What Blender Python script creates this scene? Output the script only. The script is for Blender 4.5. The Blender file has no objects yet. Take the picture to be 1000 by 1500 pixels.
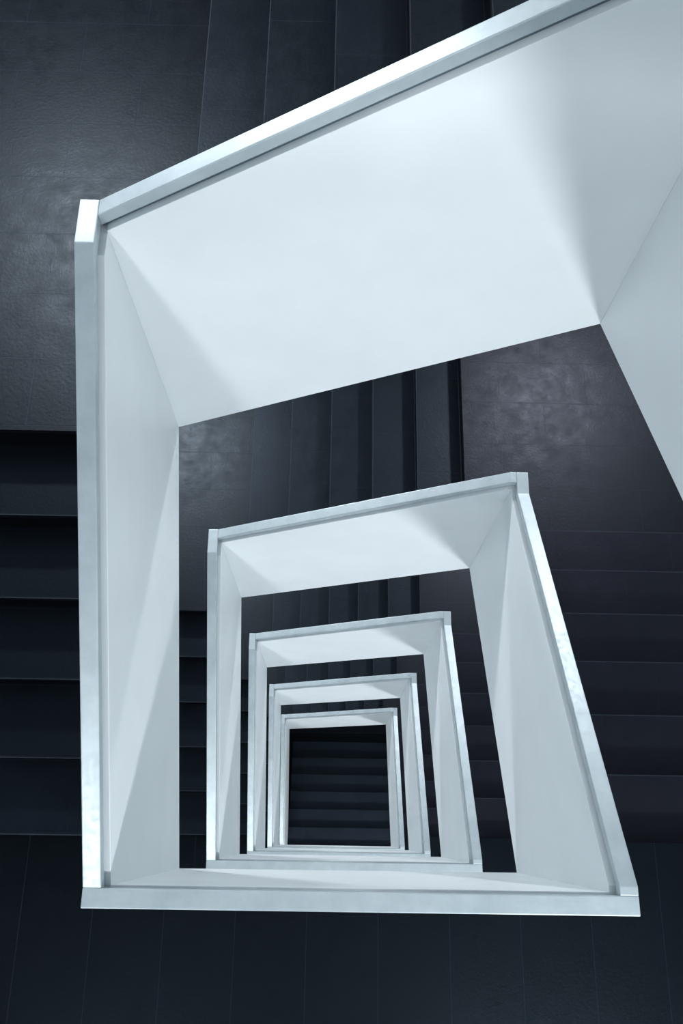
import bpy, bmesh, math
from mathutils import Matrix, Vector

# ------------------------------------------------------------------ helpers
COL = bpy.context.scene.collection
GROUND = 18.42                 # depth of the ground floor below the lens (metres)
H = 3.2                        # height of one full turn of the stair


def Zw(depth):
    return GROUND - depth


def new_obj(name, bm, mat, parent=None, bevel=0.0):
    bmesh.ops.recalc_face_normals(bm, faces=bm.faces)
    if bevel > 0:
        ed = [e for e in bm.edges if len(e.link_faces) == 2 and e.calc_face_angle(0) > 0.3]
        bmesh.ops.bevel(bm, geom=ed, offset=bevel, segments=2, affect='EDGES', profile=0.6)
    me = bpy.data.meshes.new(name)
    bm.to_mesh(me)
    bm.free()
    if mat:
        me.materials.append(mat)
    o = bpy.data.objects.new(name, me)
    COL.objects.link(o)
    if parent:
        o.parent = parent
        o.matrix_parent_inverse = Matrix.Translation(parent.location).inverted()
    return o


def thing(name, loc, label, cat, group=None):
    o = bpy.data.objects.new(name, None)
    o.empty_display_size = 0.2
    COL.objects.link(o)
    o.location = loc
    o['label'] = label
    o['category'] = cat
    if group:
        o['group'] = group
    return o


def box(bm, x0, x1, y0, y1, z0, z1):
    v = [bm.verts.new(p) for p in ((x0, y0, z0), (x1, y0, z0), (x1, y1, z0), (x0, y1, z0),
                                   (x0, y0, z1), (x1, y0, z1), (x1, y1, z1), (x0, y1, z1))]
    for f in ((0, 3, 2, 1), (4, 5, 6, 7), (0, 1, 5, 4), (1, 2, 6, 5), (2, 3, 7, 6), (3, 0, 4, 7)):
        bm.faces.new([v[i] for i in f])


def prism(bm, axis, a0, a1, prof):
    """prof: closed outline of (s, z); s runs along `axis`, the outline is extruded a0..a1 on the other axis."""
    def P(s, a, z):
        return (s, a, z) if axis == 'x' else (a, s, z)
    A = [bm.verts.new(P(s, a0, z)) for s, z in prof]
    B = [bm.verts.new(P(s, a1, z)) for s, z in prof]
    n = len(prof)
    bm.faces.new(A)
    bm.faces.new(B[::-1])
    for i in range(n):
        j = (i + 1) % n
        bm.faces.new([A[j], A[i], B[i], B[j]])


# ------------------------------------------------------------------ materials
def nodes_of(name):
    m = bpy.data.materials.new(name)
    m.use_nodes = True
    nt = m.node_tree
    return m, nt, nt.nodes['Principled BSDF']


def ramp(nt, fac, c0, c1, p0=0.3, p1=0.7):
    r = nt.nodes.new('ShaderNodeValToRGB')
    r.color_ramp.elements[0].position = p0
    r.color_ramp.elements[1].position = p1
    r.color_ramp.elements[0].color = (*c0, 1)
    r.color_ramp.elements[1].color = (*c1, 1)
    nt.links.new(fac, r.inputs[0])
    return r.outputs[0]


def noise(nt, vec, scale, detail=4, rough=0.55):
    n = nt.nodes.new('ShaderNodeTexNoise')
    n.inputs['Scale'].default_value = scale
    n.inputs['Detail'].default_value = detail
    n.inputs['Roughness'].default_value = rough
    nt.links.new(vec, n.inputs['Vector'])
    return n.outputs['Fac']


def tile_material(name, swap, row, width, offx, offy, joint=1.0, spec=0.28, tint=(0.72, 0.86, 1.0), gain=1.0):
    """dark slate tiles laid in running rows; swap=True lays the rows along Y"""
    m, nt, b = nodes_of(name)
    geo = nt.nodes.new('ShaderNodeNewGeometry')
    sep = nt.nodes.new('ShaderNodeSeparateXYZ')
    nt.links.new(geo.outputs['Position'], sep.inputs[0])
    comb = nt.nodes.new('ShaderNodeCombineXYZ')
    ax = nt.nodes.new('ShaderNodeMath'); ax.operation = 'SUBTRACT'; ax.inputs[1].default_value = offx
    ay = nt.nodes.new('ShaderNodeMath'); ay.operation = 'SUBTRACT'; ay.inputs[1].default_value = offy
    nt.links.new(sep.outputs[0], ax.inputs[0])
    nt.links.new(sep.outputs[1], ay.inputs[0])
    nt.links.new(ax.outputs[0], comb.inputs[1 if swap else 0])
    nt.links.new(ay.outputs[0], comb.inputs[0 if swap else 1])
    br = nt.nodes.new('ShaderNodeTexBrick')
    br.inputs['Scale'].default_value = 1
    br.inputs['Brick Width'].default_value = width
    br.inputs['Row Height'].default_value = row
    br.inputs['Mortar Size'].default_value = 0.0022
    br.inputs['Mortar Smooth'].default_value = 0.3
    br.inputs['Color1'].default_value = (0.0, 0.0, 0.0, 1)
    br.inputs['Color2'].default_value = (1, 1, 1, 1)
    br.inputs['Bias'].default_value = 0
    nt.links.new(comb.outputs[0], br.inputs['Vector'])
    n1 = noise(nt, geo.outputs['Position'], 2.3, 5, 0.6)
    n2 = noise(nt, geo.outputs['Position'], 9, 8, 0.75)
    base = ramp(nt, n1, tuple(q * gain for q in TILE_A), tuple(q * gain for q in TILE_B), 0.32, 0.7)
    mix = nt.nodes.new('ShaderNodeMixRGB'); mix.blend_type = 'MULTIPLY'; mix.inputs[0].default_value = 1
    per_tile = ramp(nt, br.outputs['Color'], (0.86, 0.9, 0.9), (1.1, 1.06, 1.1), 0.0, 1.0)
    nt.links.new(base, mix.inputs[1]); nt.links.new(per_tile, mix.inputs[2])
    mj = nt.nodes.new('ShaderNodeMixRGB')
    mjf = nt.nodes.new('ShaderNodeMath'); mjf.operation = 'MULTIPLY'; mjf.inputs[1].default_value = joint
    nt.links.new(br.outputs['Fac'], mjf.inputs[0]); nt.links.new(mjf.outputs[0], mj.inputs[0])
    nt.links.new(mix.outputs[0], mj.inputs[1]); mj.inputs[2].default_value = (*JOINT, 1)
    nt.links.new(mj.outputs[0], b.inputs['Base Color'])
    rr = ramp(nt, n2, (0.33,) * 3, (0.53,) * 3, 0.3, 0.7)
    nt.links.new(rr, b.inputs['Roughness'])
    b.inputs['Specular IOR Level'].default_value = spec
    b.inputs['Specular Tint'].default_value = (*tint, 1)
    n3 = noise(nt, geo.outputs['Position'], 60, 6, 0.7)
    add = nt.nodes.new('ShaderNodeMath'); add.operation = 'SUBTRACT'
    nt.links.new(n3, add.inputs[0]); nt.links.new(br.outputs['Fac'], add.inputs[1])
    bp = nt.nodes.new('ShaderNodeBump'); bp.inputs['Strength'].default_value = 0.45
    bp.inputs['Distance'].default_value = 0.003
    nt.links.new(add.outputs[0], bp.inputs['Height'])
    nt.links.new(bp.outputs[0], b.inputs['Normal'])
    return m


TILE_A = (0.0016, 0.0028, 0.0046)
TILE_B = (0.0030, 0.0042, 0.0064)
JOINT = (0.010, 0.014, 0.020)
SPEC = 0.3
M_LAND_LONG = tile_material('slate_landing_long_rows', True, 0.326, 3.3, -1.393, -1.0, 1.0, 0.14, (0.6, 0.8, 1.0), 0.8)
M_LAND = tile_material('slate_landing_tiles', False, 0.325, 0.62, 1.17, 1.93, 0.8)
M_LAND_R = tile_material('slate_landing_tiles_plum', False, 0.325, 0.62, 1.17, 1.93, 0.8, 0.31, (0.78, 0.82, 1.0))
M_TREAD_X = tile_material('slate_treads_across_x', True, 0.311, 0.75, -0.655, 2.05, 0.4, 0.3, (0.66, 0.82, 1.0), 1.5)
M_TREAD_Y = tile_material('slate_treads_across_y', False, 0.318, 0.75, 1.45, -0.02, 0.4, 0.16, (0.66, 0.82, 1.0), 1.7)
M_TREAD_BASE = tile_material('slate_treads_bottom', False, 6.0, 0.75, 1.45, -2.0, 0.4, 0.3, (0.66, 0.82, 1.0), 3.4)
M_TREAD_R = tile_material('slate_treads_plum', False, 0.318, 0.75, 1.45, -0.02, 0.4, 0.26, (0.85, 0.78, 1.0), 1.8)

def flat_slate(name, col, rough, spec):
    m, nt, b = nodes_of(name)
    geo = nt.nodes.new('ShaderNodeNewGeometry')
    n = noise(nt, geo.outputs['Position'], 30, 5)
    nt.links.new(ramp(nt, n, tuple(c * .8 for c in col), tuple(c * 1.2 for c in col)), b.inputs['Base Color'])
    b.inputs['Roughness'].default_value = rough
    b.inputs['Specular IOR Level'].default_value = spec
    b.inputs['Specular Tint'].default_value = (0.62, 0.82, 1.0, 1)
    return m

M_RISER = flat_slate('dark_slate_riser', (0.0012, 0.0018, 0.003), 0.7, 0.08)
M_NOSE = flat_slate('paler_slate_edge', (0.022, 0.027, 0.034), 0.6, 0.3)  # thin strip on the step edges, paler than the treads


def painted(name, col, rough, spec=0.4, bump=0.06):
    m, nt, b = nodes_of(name)
    geo = nt.nodes.new('ShaderNodeNewGeometry')
    n = noise(nt, geo.outputs['Position'], 3.0, 3)
    nt.links.new(ramp(nt, n, tuple(c * .975 for c in col), tuple(min(1, c * 1.02) for c in col)), b.inputs['Base Color'])
    b.inputs['Roughness'].default_value = rough
    b.inputs['Specular IOR Level'].default_value = spec
    n2 = noise(nt, geo.outputs['Position'], 220, 2)
    bp = nt.nodes.new('ShaderNodeBump'); bp.inputs['Strength'].default_value = bump
    bp.inputs['Distance'].default_value = 0.001
    nt.links.new(n2, bp.inputs['Height']); nt.links.new(bp.outputs[0], b.inputs['Normal'])
    return m

M_PANEL = painted('white_painted_parapet', (0.80, 0.845, 0.865), 0.5, 0.35)
M_SOFFIT = painted('white_plaster_soffit', (0.74, 0.81, 0.85), 0.75, 0.2)
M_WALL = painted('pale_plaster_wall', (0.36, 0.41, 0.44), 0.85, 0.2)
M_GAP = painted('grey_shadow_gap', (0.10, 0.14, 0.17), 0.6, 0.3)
M_FRAME = painted('white_lamp_rim', (0.8, 0.82, 0.84), 0.4)

def metal():
    m, nt, b = nodes_of('satin_aluminium_handrail')
    geo = nt.nodes.new('ShaderNodeNewGeometry')
    n = noise(nt, geo.outputs['Position'], 7, 6, 0.65)
    n2 = noise(nt, geo.outputs['Position'], 45, 4, 0.6)
    nt.links.new(ramp(nt, n, (0.43, 0.50, 0.53), (0.56, 0.63, 0.66), 0.3, 0.75), b.inputs['Base Color'])
    nt.links.new(ramp(nt, n2, (0.44,) * 3, (0.56,) * 3, 0.3, 0.7), b.inputs['Roughness'])
    b.inputs['Metallic'].default_value = 0.5
    return m
M_METAL = metal()

def emissive():
    m, nt, b = nodes_of('lit_lamp_diffuser')
    b.inputs['Base Color'].default_value = (0.9, 0.93, 0.95, 1)
    b.inputs['Emission Color'].default_value = (0.86, 0.94, 1, 1)
    b.inputs['Emission Strength'].default_value = 4
    return m
M_LAMP = emissive()

# ------------------------------------------------------------------ the plan (depths below the lens)
XO_L, XC_L, XP_L = -0.817, -0.755, -0.737      # left: outer face, inner edge of cap, inner face of panel
XO_R, XC_R, XP_R = 1.053, 0.990, 0.972         # right
YO_T, YC_T, YP_T = 1.863, 1.803, 1.786         # top
YO_B, YC_B, YP_B = -0.247, -0.184, -0.176      # bottom
RAIL = dict(TR=1.219, TL=2.279, BL=3.212, BR=3.219)
SOFF = dict(TR=2.811, TL=3.770, BL=4.750, BR=4.860)
FT, FL, FB = 2.42, 3.40, 4.42                  # floors of the two corner landings and of the long landing
RT, RL, RR = (FL - FT) / 6, (FB - FL) / 6, (FT + H - FB) / 7
NX0, NXS = 0.900, 0.311                        # first nosing and run, top flight
NY0, NYS = 1.583, 0.322                        # left flight
MY0, MYS = -0.020, 0.318                       # right flight
EX_L, EX_R, EY_T, EY_B = -2.75, 2.95, 4.35, -2.45   # inner faces of the shaft walls
TCK, CAPH, GAP = 0.03, 0.048, 0.016

TURN = {-1: 'on the unseen top turn', 0: 'on the nearest, largest turn', 1: 'on the second turn down',
        2: 'on the third turn down', 3: 'on the fourth turn down', 4: 'on the fifth and smallest turn down'}


def parapet(k, side, axis, out, cap, face, top, bot, c0, c1, p0, p1):
    """top: polyline (s, depth) of the rail; bot: polyline of the panel's lower edge"""
    d = k * H
    mid = (top[0][0] + top[-1][0]) / 2
    a = (out + face) / 2
    zb = Zw(max(q[1] for q in bot) + d)
    loc = (mid, a, zb) if axis == 'x' else (a, mid, zb)
    t = thing('parapet', loc, 'white stairwell parapet with pale metal handrail, %s side, %s' % (side, TURN[k]),
              'parapet', 'white parapets winding down the stairwell')
    sg = 1 if cap > out else -1
    T = [(s, Zw(z + d)) for s, z in top]
    Bt = [(s, Zw(z + d)) for s, z in bot]
    # handrail cap
    bm = bmesh.new()
    prism(bm, axis, out, cap, T + [(s, z - CAPH) for s, z in T[::-1]])
    new_obj('handrail', bm, M_METAL, t, 0.0035)
    # recessed shadow gap
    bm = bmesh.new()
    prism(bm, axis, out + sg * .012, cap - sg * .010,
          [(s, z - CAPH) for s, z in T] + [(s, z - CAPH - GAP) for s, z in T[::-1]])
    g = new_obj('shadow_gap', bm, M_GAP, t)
    g['label'] = 'grey recessed strip under the handrail'
    # panel: follows the rail, ends at p0/p1
    def at(poly, s):
        q = sorted(poly)
        if s <= q[0][0]: return q[0][1]
        for (a0, z0), (a1, z1) in zip(q, q[1:]):
            if s <= a1:
                return z0 + (z1 - z0) * (s - a0) / (a1 - a0)
        return q[-1][1]
    lo, hi = min(p0, p1), max(p0, p1)
    ts = sorted({lo, hi} | {s for s, _ in T if lo < s < hi})
    bs = sorted({lo, hi} | {s for s, _ in Bt if lo < s < hi})
    bm = bmesh.new()
    prism(bm, axis, out + sg * .004, face,
          [(s, at(T, s) - CAPH - GAP) for s in ts] + [(s, at(Bt, s)) for s in bs[::-1]])
    new_obj('panel', bm, M_PANEL, t, 0.002)
    return t


def side_top(k):
    parapet(k, 'far', 'x', YO_T, YC_T, YP_T,
            [(XC_R, RAIL['TR']), (0.955, RAIL['TR']), (XC_L, RAIL['TL'])],
            [(XP_R, SOFF['TR']), (XP_L, SOFF['TL'])], 0, 0, XP_R, XP_L)


def side_left(k):
    parapet(k, 'left', 'y', XO_L, XC_L, XP_L,
            [(YO_T, RAIL['TL']), (1.702, RAIL['TL']), (YC_B, RAIL['BL'])] + ([(YC_B - SETBACK, RAIL['BL'])] if k == -1 else []),
            [(YP_T, SOFF['TL']), (YP_B, SOFF['BL'])], 0, 0, YO_T, YO_B - (SETBACK if k == -1 else 0))


SETBACK = .28           # the topmost near parapet stands back from the well edge
def side_bottom(k):
    if k == -1:
        parapet(k, 'near', 'x', YO_B - SETBACK, YC_B - SETBACK, YP_B - SETBACK,
                [(XO_L, RAIL['BL']), (XO_R, RAIL['BR'])],
                [(XP_L, SOFF['BL'] + .10), (XP_R, SOFF['BR'] + .04)], 0, 0, XP_L, XP_R)
        return
    parapet(k, 'near', 'x', YO_B, YC_B, YP_B,
            [(XO_L, RAIL['BL']), (XO_R, RAIL['BR'])],
            [(XP_L, SOFF['BL']), (XP_R, SOFF['BR'])], 0, 0, XP_L, XP_R)


def side_right(k):
    parapet(k, 'right', 'y', XO_R, XC_R, XP_R,
            ([(YC_B - SETBACK, RAIL['BR'])] if k == -1 else []) + [(YC_B, RAIL['BR']), (YC_B + .03, RAIL['BR']), (1.736, RAIL['TR'] + H), (YO_T, RAIL['TR'] + H)],
            [(YP_B, SOFF['BR']), (YP_T, SOFF['TR'] + H)], 0, 0, YO_B - (SETBACK if k == -1 else 0), YO_T)


def flight(k, side, axis, a0, a1, s0, ds, n, f0, rise, mat, slab, desc=None, nose=None):
    """n risers; nosing i stands at s0+i*ds at depth f0+i*rise"""
    d = k * H
    sN = s0 + (n - 1) * ds
    am, sm = (a0 + a1) / 2, (s0 + sN) / 2
    zl = Zw(f0 + d + n * rise)
    loc = (sm, am, zl) if axis == 'x' else (am, sm, zl)
    t = thing('stair_flight', loc, desc or 'dark slate flight of steps beside the %s parapet, %s' % (side, TURN[k]),
              'stairs', 'dark slate stair flights')
    sg = 1 if ds > 0 else -1
    for i in range(n):
        zt = Zw(f0 + d + i * rise)
        sn = s0 + i * ds
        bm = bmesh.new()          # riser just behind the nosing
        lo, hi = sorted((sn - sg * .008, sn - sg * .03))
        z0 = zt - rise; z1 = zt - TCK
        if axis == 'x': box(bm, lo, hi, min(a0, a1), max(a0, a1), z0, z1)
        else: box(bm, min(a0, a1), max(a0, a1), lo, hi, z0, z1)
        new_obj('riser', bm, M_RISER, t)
        if i == 0:
            continue
        lo, hi = sorted((sn - ds - sg * .03, sn))
        bm = bmesh.new()
        if axis == 'x': box(bm, lo, hi, min(a0, a1), max(a0, a1), zt - TCK, zt)
        else: box(bm, min(a0, a1), max(a0, a1), lo, hi, zt - TCK, zt)
        tr = new_obj('tread', bm, mat, t)
        lo, hi = sorted((sn - sg * .0045, sn))
        bm = bmesh.new()
        if axis == 'x': box(bm, lo, hi, min(a0, a1), max(a0, a1), zt - .001, zt + .0004)
        else: box(bm, min(a0, a1), max(a0, a1), lo, hi, zt - .001, zt + .0004)
        new_obj('nosing', bm, nose or M_NOSE, tr)
    # sloping slab under the steps: saw-tooth above, plain soffit below
    prof = []
    for i in range(n):
        zt = Zw(f0 + d + i * rise) - TCK - .001
        sn = s0 + i * ds - sg * .031
        if i > 0:
            prof.append((s0 + (i - 1) * ds - sg * .031, zt))
        else:
            prof.append((sn, zt))
        prof.append((sn, zt))
    prof = prof[1:]
    sl = prof[-1][0]
    zA = Zw(f0 + d) - slab - .02
    zB = Zw(f0 + d + n * rise) - slab
    prof += [(sl, max(zB, .002)), (prof[0][0], zA)]
    bm = bmesh.new()
    prism(bm, axis, a0, a1, prof)
    so = new_obj('soffit', bm, M_SOFFIT, t)
    so['label'] = 'white underside of the flight'
    return t


def landing(k, label, depth, rects, mat, srects=None, slab=0.33, name='landing'):
    z = Zw(depth + k * H)
    def clip(rs):
        return [(max(a, EX_L + .01), min(b, EX_R - .01), max(c_, EY_B + .01), min(d_, EY_T - .01)) for a, b, c_, d_ in rs]
    rects = clip(rects)
    srects = clip(srects or rects)
    xs = [r[0] for r in rects] + [r[1] for r in rects]
    ys = [r[2] for r in rects] + [r[3] for r in rects]
    t = thing(name, ((min(xs) + max(xs)) / 2, (min(ys) + max(ys)) / 2, z - slab), label, 'landing', 'slate stair landings')
    bm = bmesh.new()
    for r in rects: box(bm, *r, z - TCK, z)
    new_obj('tiled_floor', bm, mat, t)
    bm = bmesh.new()
    for r in (srects or rects): box(bm, *r, z - slab, z - TCK - .0005)
    so = new_obj('slab', bm, M_SOFFIT, t)
    so['label'] = 'white concrete slab under the tiles'
    return t


LAMP_R = 0.125
def lamp(x, ywall, sg, depth, power, label):
    """round wall light; sg = +1 faces +Y, -1 faces -Y; the shade leans forward towards the floor"""
    z = Zw(depth)
    t = thing('wall_light', (x, ywall, z), label, 'wall light', 'round wall lights above the landings')
    tilt = math.radians(TILT if sg > 0 else 42)
    nrm = Vector((0, sg * math.cos(tilt), -math.sin(tilt)))
    cen = Vector((x, ywall + sg * .16, z))
    q = nrm.to_track_quat('Z', 'Y').to_matrix().to_4x4()
    F = Matrix.Translation(cen) @ q
    bm = bmesh.new()
    n = 40
    R = [(LAMP_R, .02), (LAMP_R + .014, .02), (LAMP_R + .014, -.03), (LAMP_R * .55, -.075), (0.03, -.08), (0.03, -.065), (LAMP_R - .004, -.02)]
    ring = []
    for a in range(n):
        al = 2 * math.pi * a / n
        ring.append([bm.verts.new(F @ Vector((r * math.cos(al), r * math.sin(al), h))) for r, h in R])
    for a in range(n):
        A, B = ring[a], ring[(a + 1) % n]
        for b_ in range(len(R)):
            c_ = (b_ + 1) % len(R)
            bm.faces.new([A[b_], B[b_], B[c_], A[c_]])
    new_obj('lamp_shade', bm, M_FRAME, t)
    bm = bmesh.new()
    bmesh.ops.create_cone(bm, cap_ends=True, segments=40, radius1=LAMP_R - .003, radius2=LAMP_R - .003, depth=.012,
                          matrix=F @ Matrix.Translation((0, 0, .006)))
    df = new_obj('diffuser', bm, M_LAMP, t)
    df['label'] = 'glowing round diffuser'
    bm = bmesh.new()                       # wall plate and short arm
    bmesh.ops.create_cone(bm, cap_ends=True, segments=24, radius1=.05, radius2=.045, depth=.02,
                          matrix=Matrix.Translation((x, ywall + sg * .0115, z)) @ Matrix.Rotation(math.pi / 2, 4, 'X'))
    new_obj('wall_plate', bm, M_FRAME, t)
    back = F @ Vector((0, 0, -.07))
    a0 = Vector((x, ywall + sg * .02, z)); v = back - a0
    bm = bmesh.new()
    bmesh.ops.create_cone(bm, cap_ends=True, segments=16, radius1=.012, radius2=.012, depth=v.length,
                          matrix=Matrix.Translation((a0 + back) / 2) @ v.to_track_quat('Z', 'Y').to_matrix().to_4x4())
    new_obj('arm', bm, M_FRAME, t)
    l = bpy.data.lights.new('lamp_light', 'AREA')
    l.shape = 'DISK'; l.size = LAMP_R * 2
    l.energy = power; l.color = LIGHT_COL
    lo = bpy.data.objects.new('lamp_light', l)
    COL.objects.link(lo)
    lo.parent = t
    lo.matrix_parent_inverse = Matrix.Translation(t.location).inverted()
    lo.matrix_basis = Matrix.Translation(cen + nrm * .024) @ (-nrm).to_track_quat('Z', 'Y').to_matrix().to_4x4()
    return t


TILT = 22
LIGHT_COL = (0.95, 0.975, 1.0)
P_TL, P_TR, P_BR, P_BL = 100, 64, 86, 38

G = .004
for k in range(-1, 5):
    d = k * H
    side_top(k); side_left(k)
    if k < 4: side_bottom(k)
    if k < 4: side_right(k)
    # flights
    flight(k, 'far', 'x', YO_T + G, EY_T - .01, NX0, -NXS, 6, FT, RT, M_TREAD_X, .30)
    flight(k, 'left', 'y', EX_L + .01, XO_L - G, NY0, -NYS, 6, FL, RL, M_TREAD_Y, .30)
    if k < 4:
        flight(k, 'right', 'y', XO_R + G, EX_R - .01, MY0, MYS, 7, FB, RR, M_TREAD_R, .30)
    q = .034                                    # structural slabs stop behind the first riser
    landing(k, 'dark slate corner landing, far right of the well, ' + TURN[k], FT,
            [(NX0, XO_R + G, YO_T + G, EY_T), (XO_R + G, EX_R, MY0 + 6 * MYS, EY_T)], M_LAND_R,
            [(NX0 + q, XO_R + G, YO_T + G, EY_T), (XO_R + G, EX_R, MY0 + 6 * MYS, EY_T)])
    landing(k, 'dark slate corner landing, far left of the well, ' + TURN[k], FL,
            [(XO_L - G, NX0 - 5 * NXS, YO_T + G, EY_T), (EX_L, XO_L - G, NY0, EY_T)], M_LAND,
            [(XO_L - G, NX0 - 5 * NXS, YO_T + G, EY_T), (EX_L, XO_L - G, NY0 + q, EY_T)])
    yl, yr = NY0 - 5 * NYS, MY0
    yb = YO_B - G - (SETBACK if k == -1 else 0)
    if k < 4:
        landing(k, 'long dark slate landing along the near side, ' + TURN[k], FB,
                [(EX_L, XO_L - G, EY_B, yl), (XO_L - G, XO_R + G, EY_B, yb), (XO_R + G, EX_R, EY_B, yr)], M_LAND_LONG,
                [(EX_L, XO_L - G, EY_B, yl), (XO_L - G, XO_R + G, EY_B, yb), (XO_R + G, EX_R, EY_B, yr - q)])
    else:
        landing(k, 'long dark slate landing at the head of the wide bottom flight', FB,
                [(EX_L, XO_L - G, EY_B, yl), (XO_L - G, XP_L + G, EY_B, yb), (XP_L + G, EX_R, EY_B, -.232)], M_LAND_LONG,
                [(EX_L, XO_L - G, EY_B, yl), (XO_L - G, XP_L + G, EY_B, yb), (XP_L + G, EX_R, EY_B, -.232 - q)])
        flight(k, 'near', 'y', XP_L + G, EX_R - .01, -.232, .3265, 7, FB, RR, M_TREAD_BASE, .40,
               'wide dark slate flight of steps filling the bottom of the well', M_TREAD_BASE)
    where = TURN[k]
    lamp(-1.75, EY_T, -1, FL + d - H + .75, P_TL, 'round light over the far left landing, ' + where)
    lamp(2.05, EY_T, -1, FT + d - H + .75, P_TR, 'round light over the far right landing, ' + where)
    lamp(1.56, EY_B, 1, FB + d - H + .47, P_BR, 'round light, right end of near landing, ' + where)
    lamp(-1.45, EY_B, 1, FB + d - H + .47, P_BL, 'round light, left end of near landing, ' + where)

# ------------------------------------------------------------------ shell
TOPZ = Zw(FT - 2 * H + .33)
def struct(name, bnds, mat):
    bm = bmesh.new(); box(bm, *bnds)
    o = new_obj(name, bm, mat); o['kind'] = 'structure'
    return o
struct('floor', (EX_L - .2, EX_R + .2, EY_B - .2, EY_T + .2, -.2, 0), M_LAND)
CT = Zw(FT - 2 * H) + .35
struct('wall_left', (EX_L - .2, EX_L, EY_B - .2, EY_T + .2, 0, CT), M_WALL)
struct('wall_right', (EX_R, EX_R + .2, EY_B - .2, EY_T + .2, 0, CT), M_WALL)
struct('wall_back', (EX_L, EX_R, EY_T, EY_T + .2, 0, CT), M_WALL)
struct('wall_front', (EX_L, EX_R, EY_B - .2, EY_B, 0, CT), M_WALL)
struct('ceiling', (EX_L - .2, EX_R + .2, EY_B - .2, EY_T + .2, CT, CT + .2), M_SOFFIT)

# ------------------------------------------------------------------ camera
PITCH, ROLL, YAW, FPX = 0.34999436560021174, -0.042805480276797085, 0.025458379965576285, 1290.0
cp, sp = math.cos(PITCH), math.sin(PITCH)
fw = Vector((0, sp, -cp)); up0 = Vector((0, cp, sp)); rt0 = Vector((1, 0, 0))
c, s = math.cos(ROLL), math.sin(ROLL)
up = c * up0 + s * rt0
rt = c * rt0 - s * up0
Rz = Matrix.Rotation(-YAW, 3, 'Z')
fw, up, rt = Rz @ fw, Rz @ up, Rz @ rt
cam = bpy.data.cameras.new('camera')
cam.sensor_fit = 'VERTICAL'; cam.sensor_height = 36; cam.lens = 36 * FPX / 1500
cam.clip_start = 0.02
co = bpy.data.objects.new('camera', cam)
COL.objects.link(co)
M = Matrix.Identity(4)
for i in range(3):
    M[i][0], M[i][1], M[i][2] = rt[i], up[i], -fw[i]
M.translation = Vector((0, 0, Zw(0)))
co.matrix_world = M
sc = bpy.context.scene
sc.camera = co

w = bpy.data.worlds.new('world'); w.use_nodes = True
w.node_tree.nodes['Background'].inputs[0].default_value = (0.6, 0.75, 0.9, 1)
w.node_tree.nodes['Background'].inputs[1].default_value = 0.05
sc.world = w
sc.view_settings.view_transform = 'Standard'
sc.view_settings.look = 'None'
sc.view_settings.gamma = 1
sc.view_settings.exposure = 0
sc.view_settings.use_curve_mapping = False
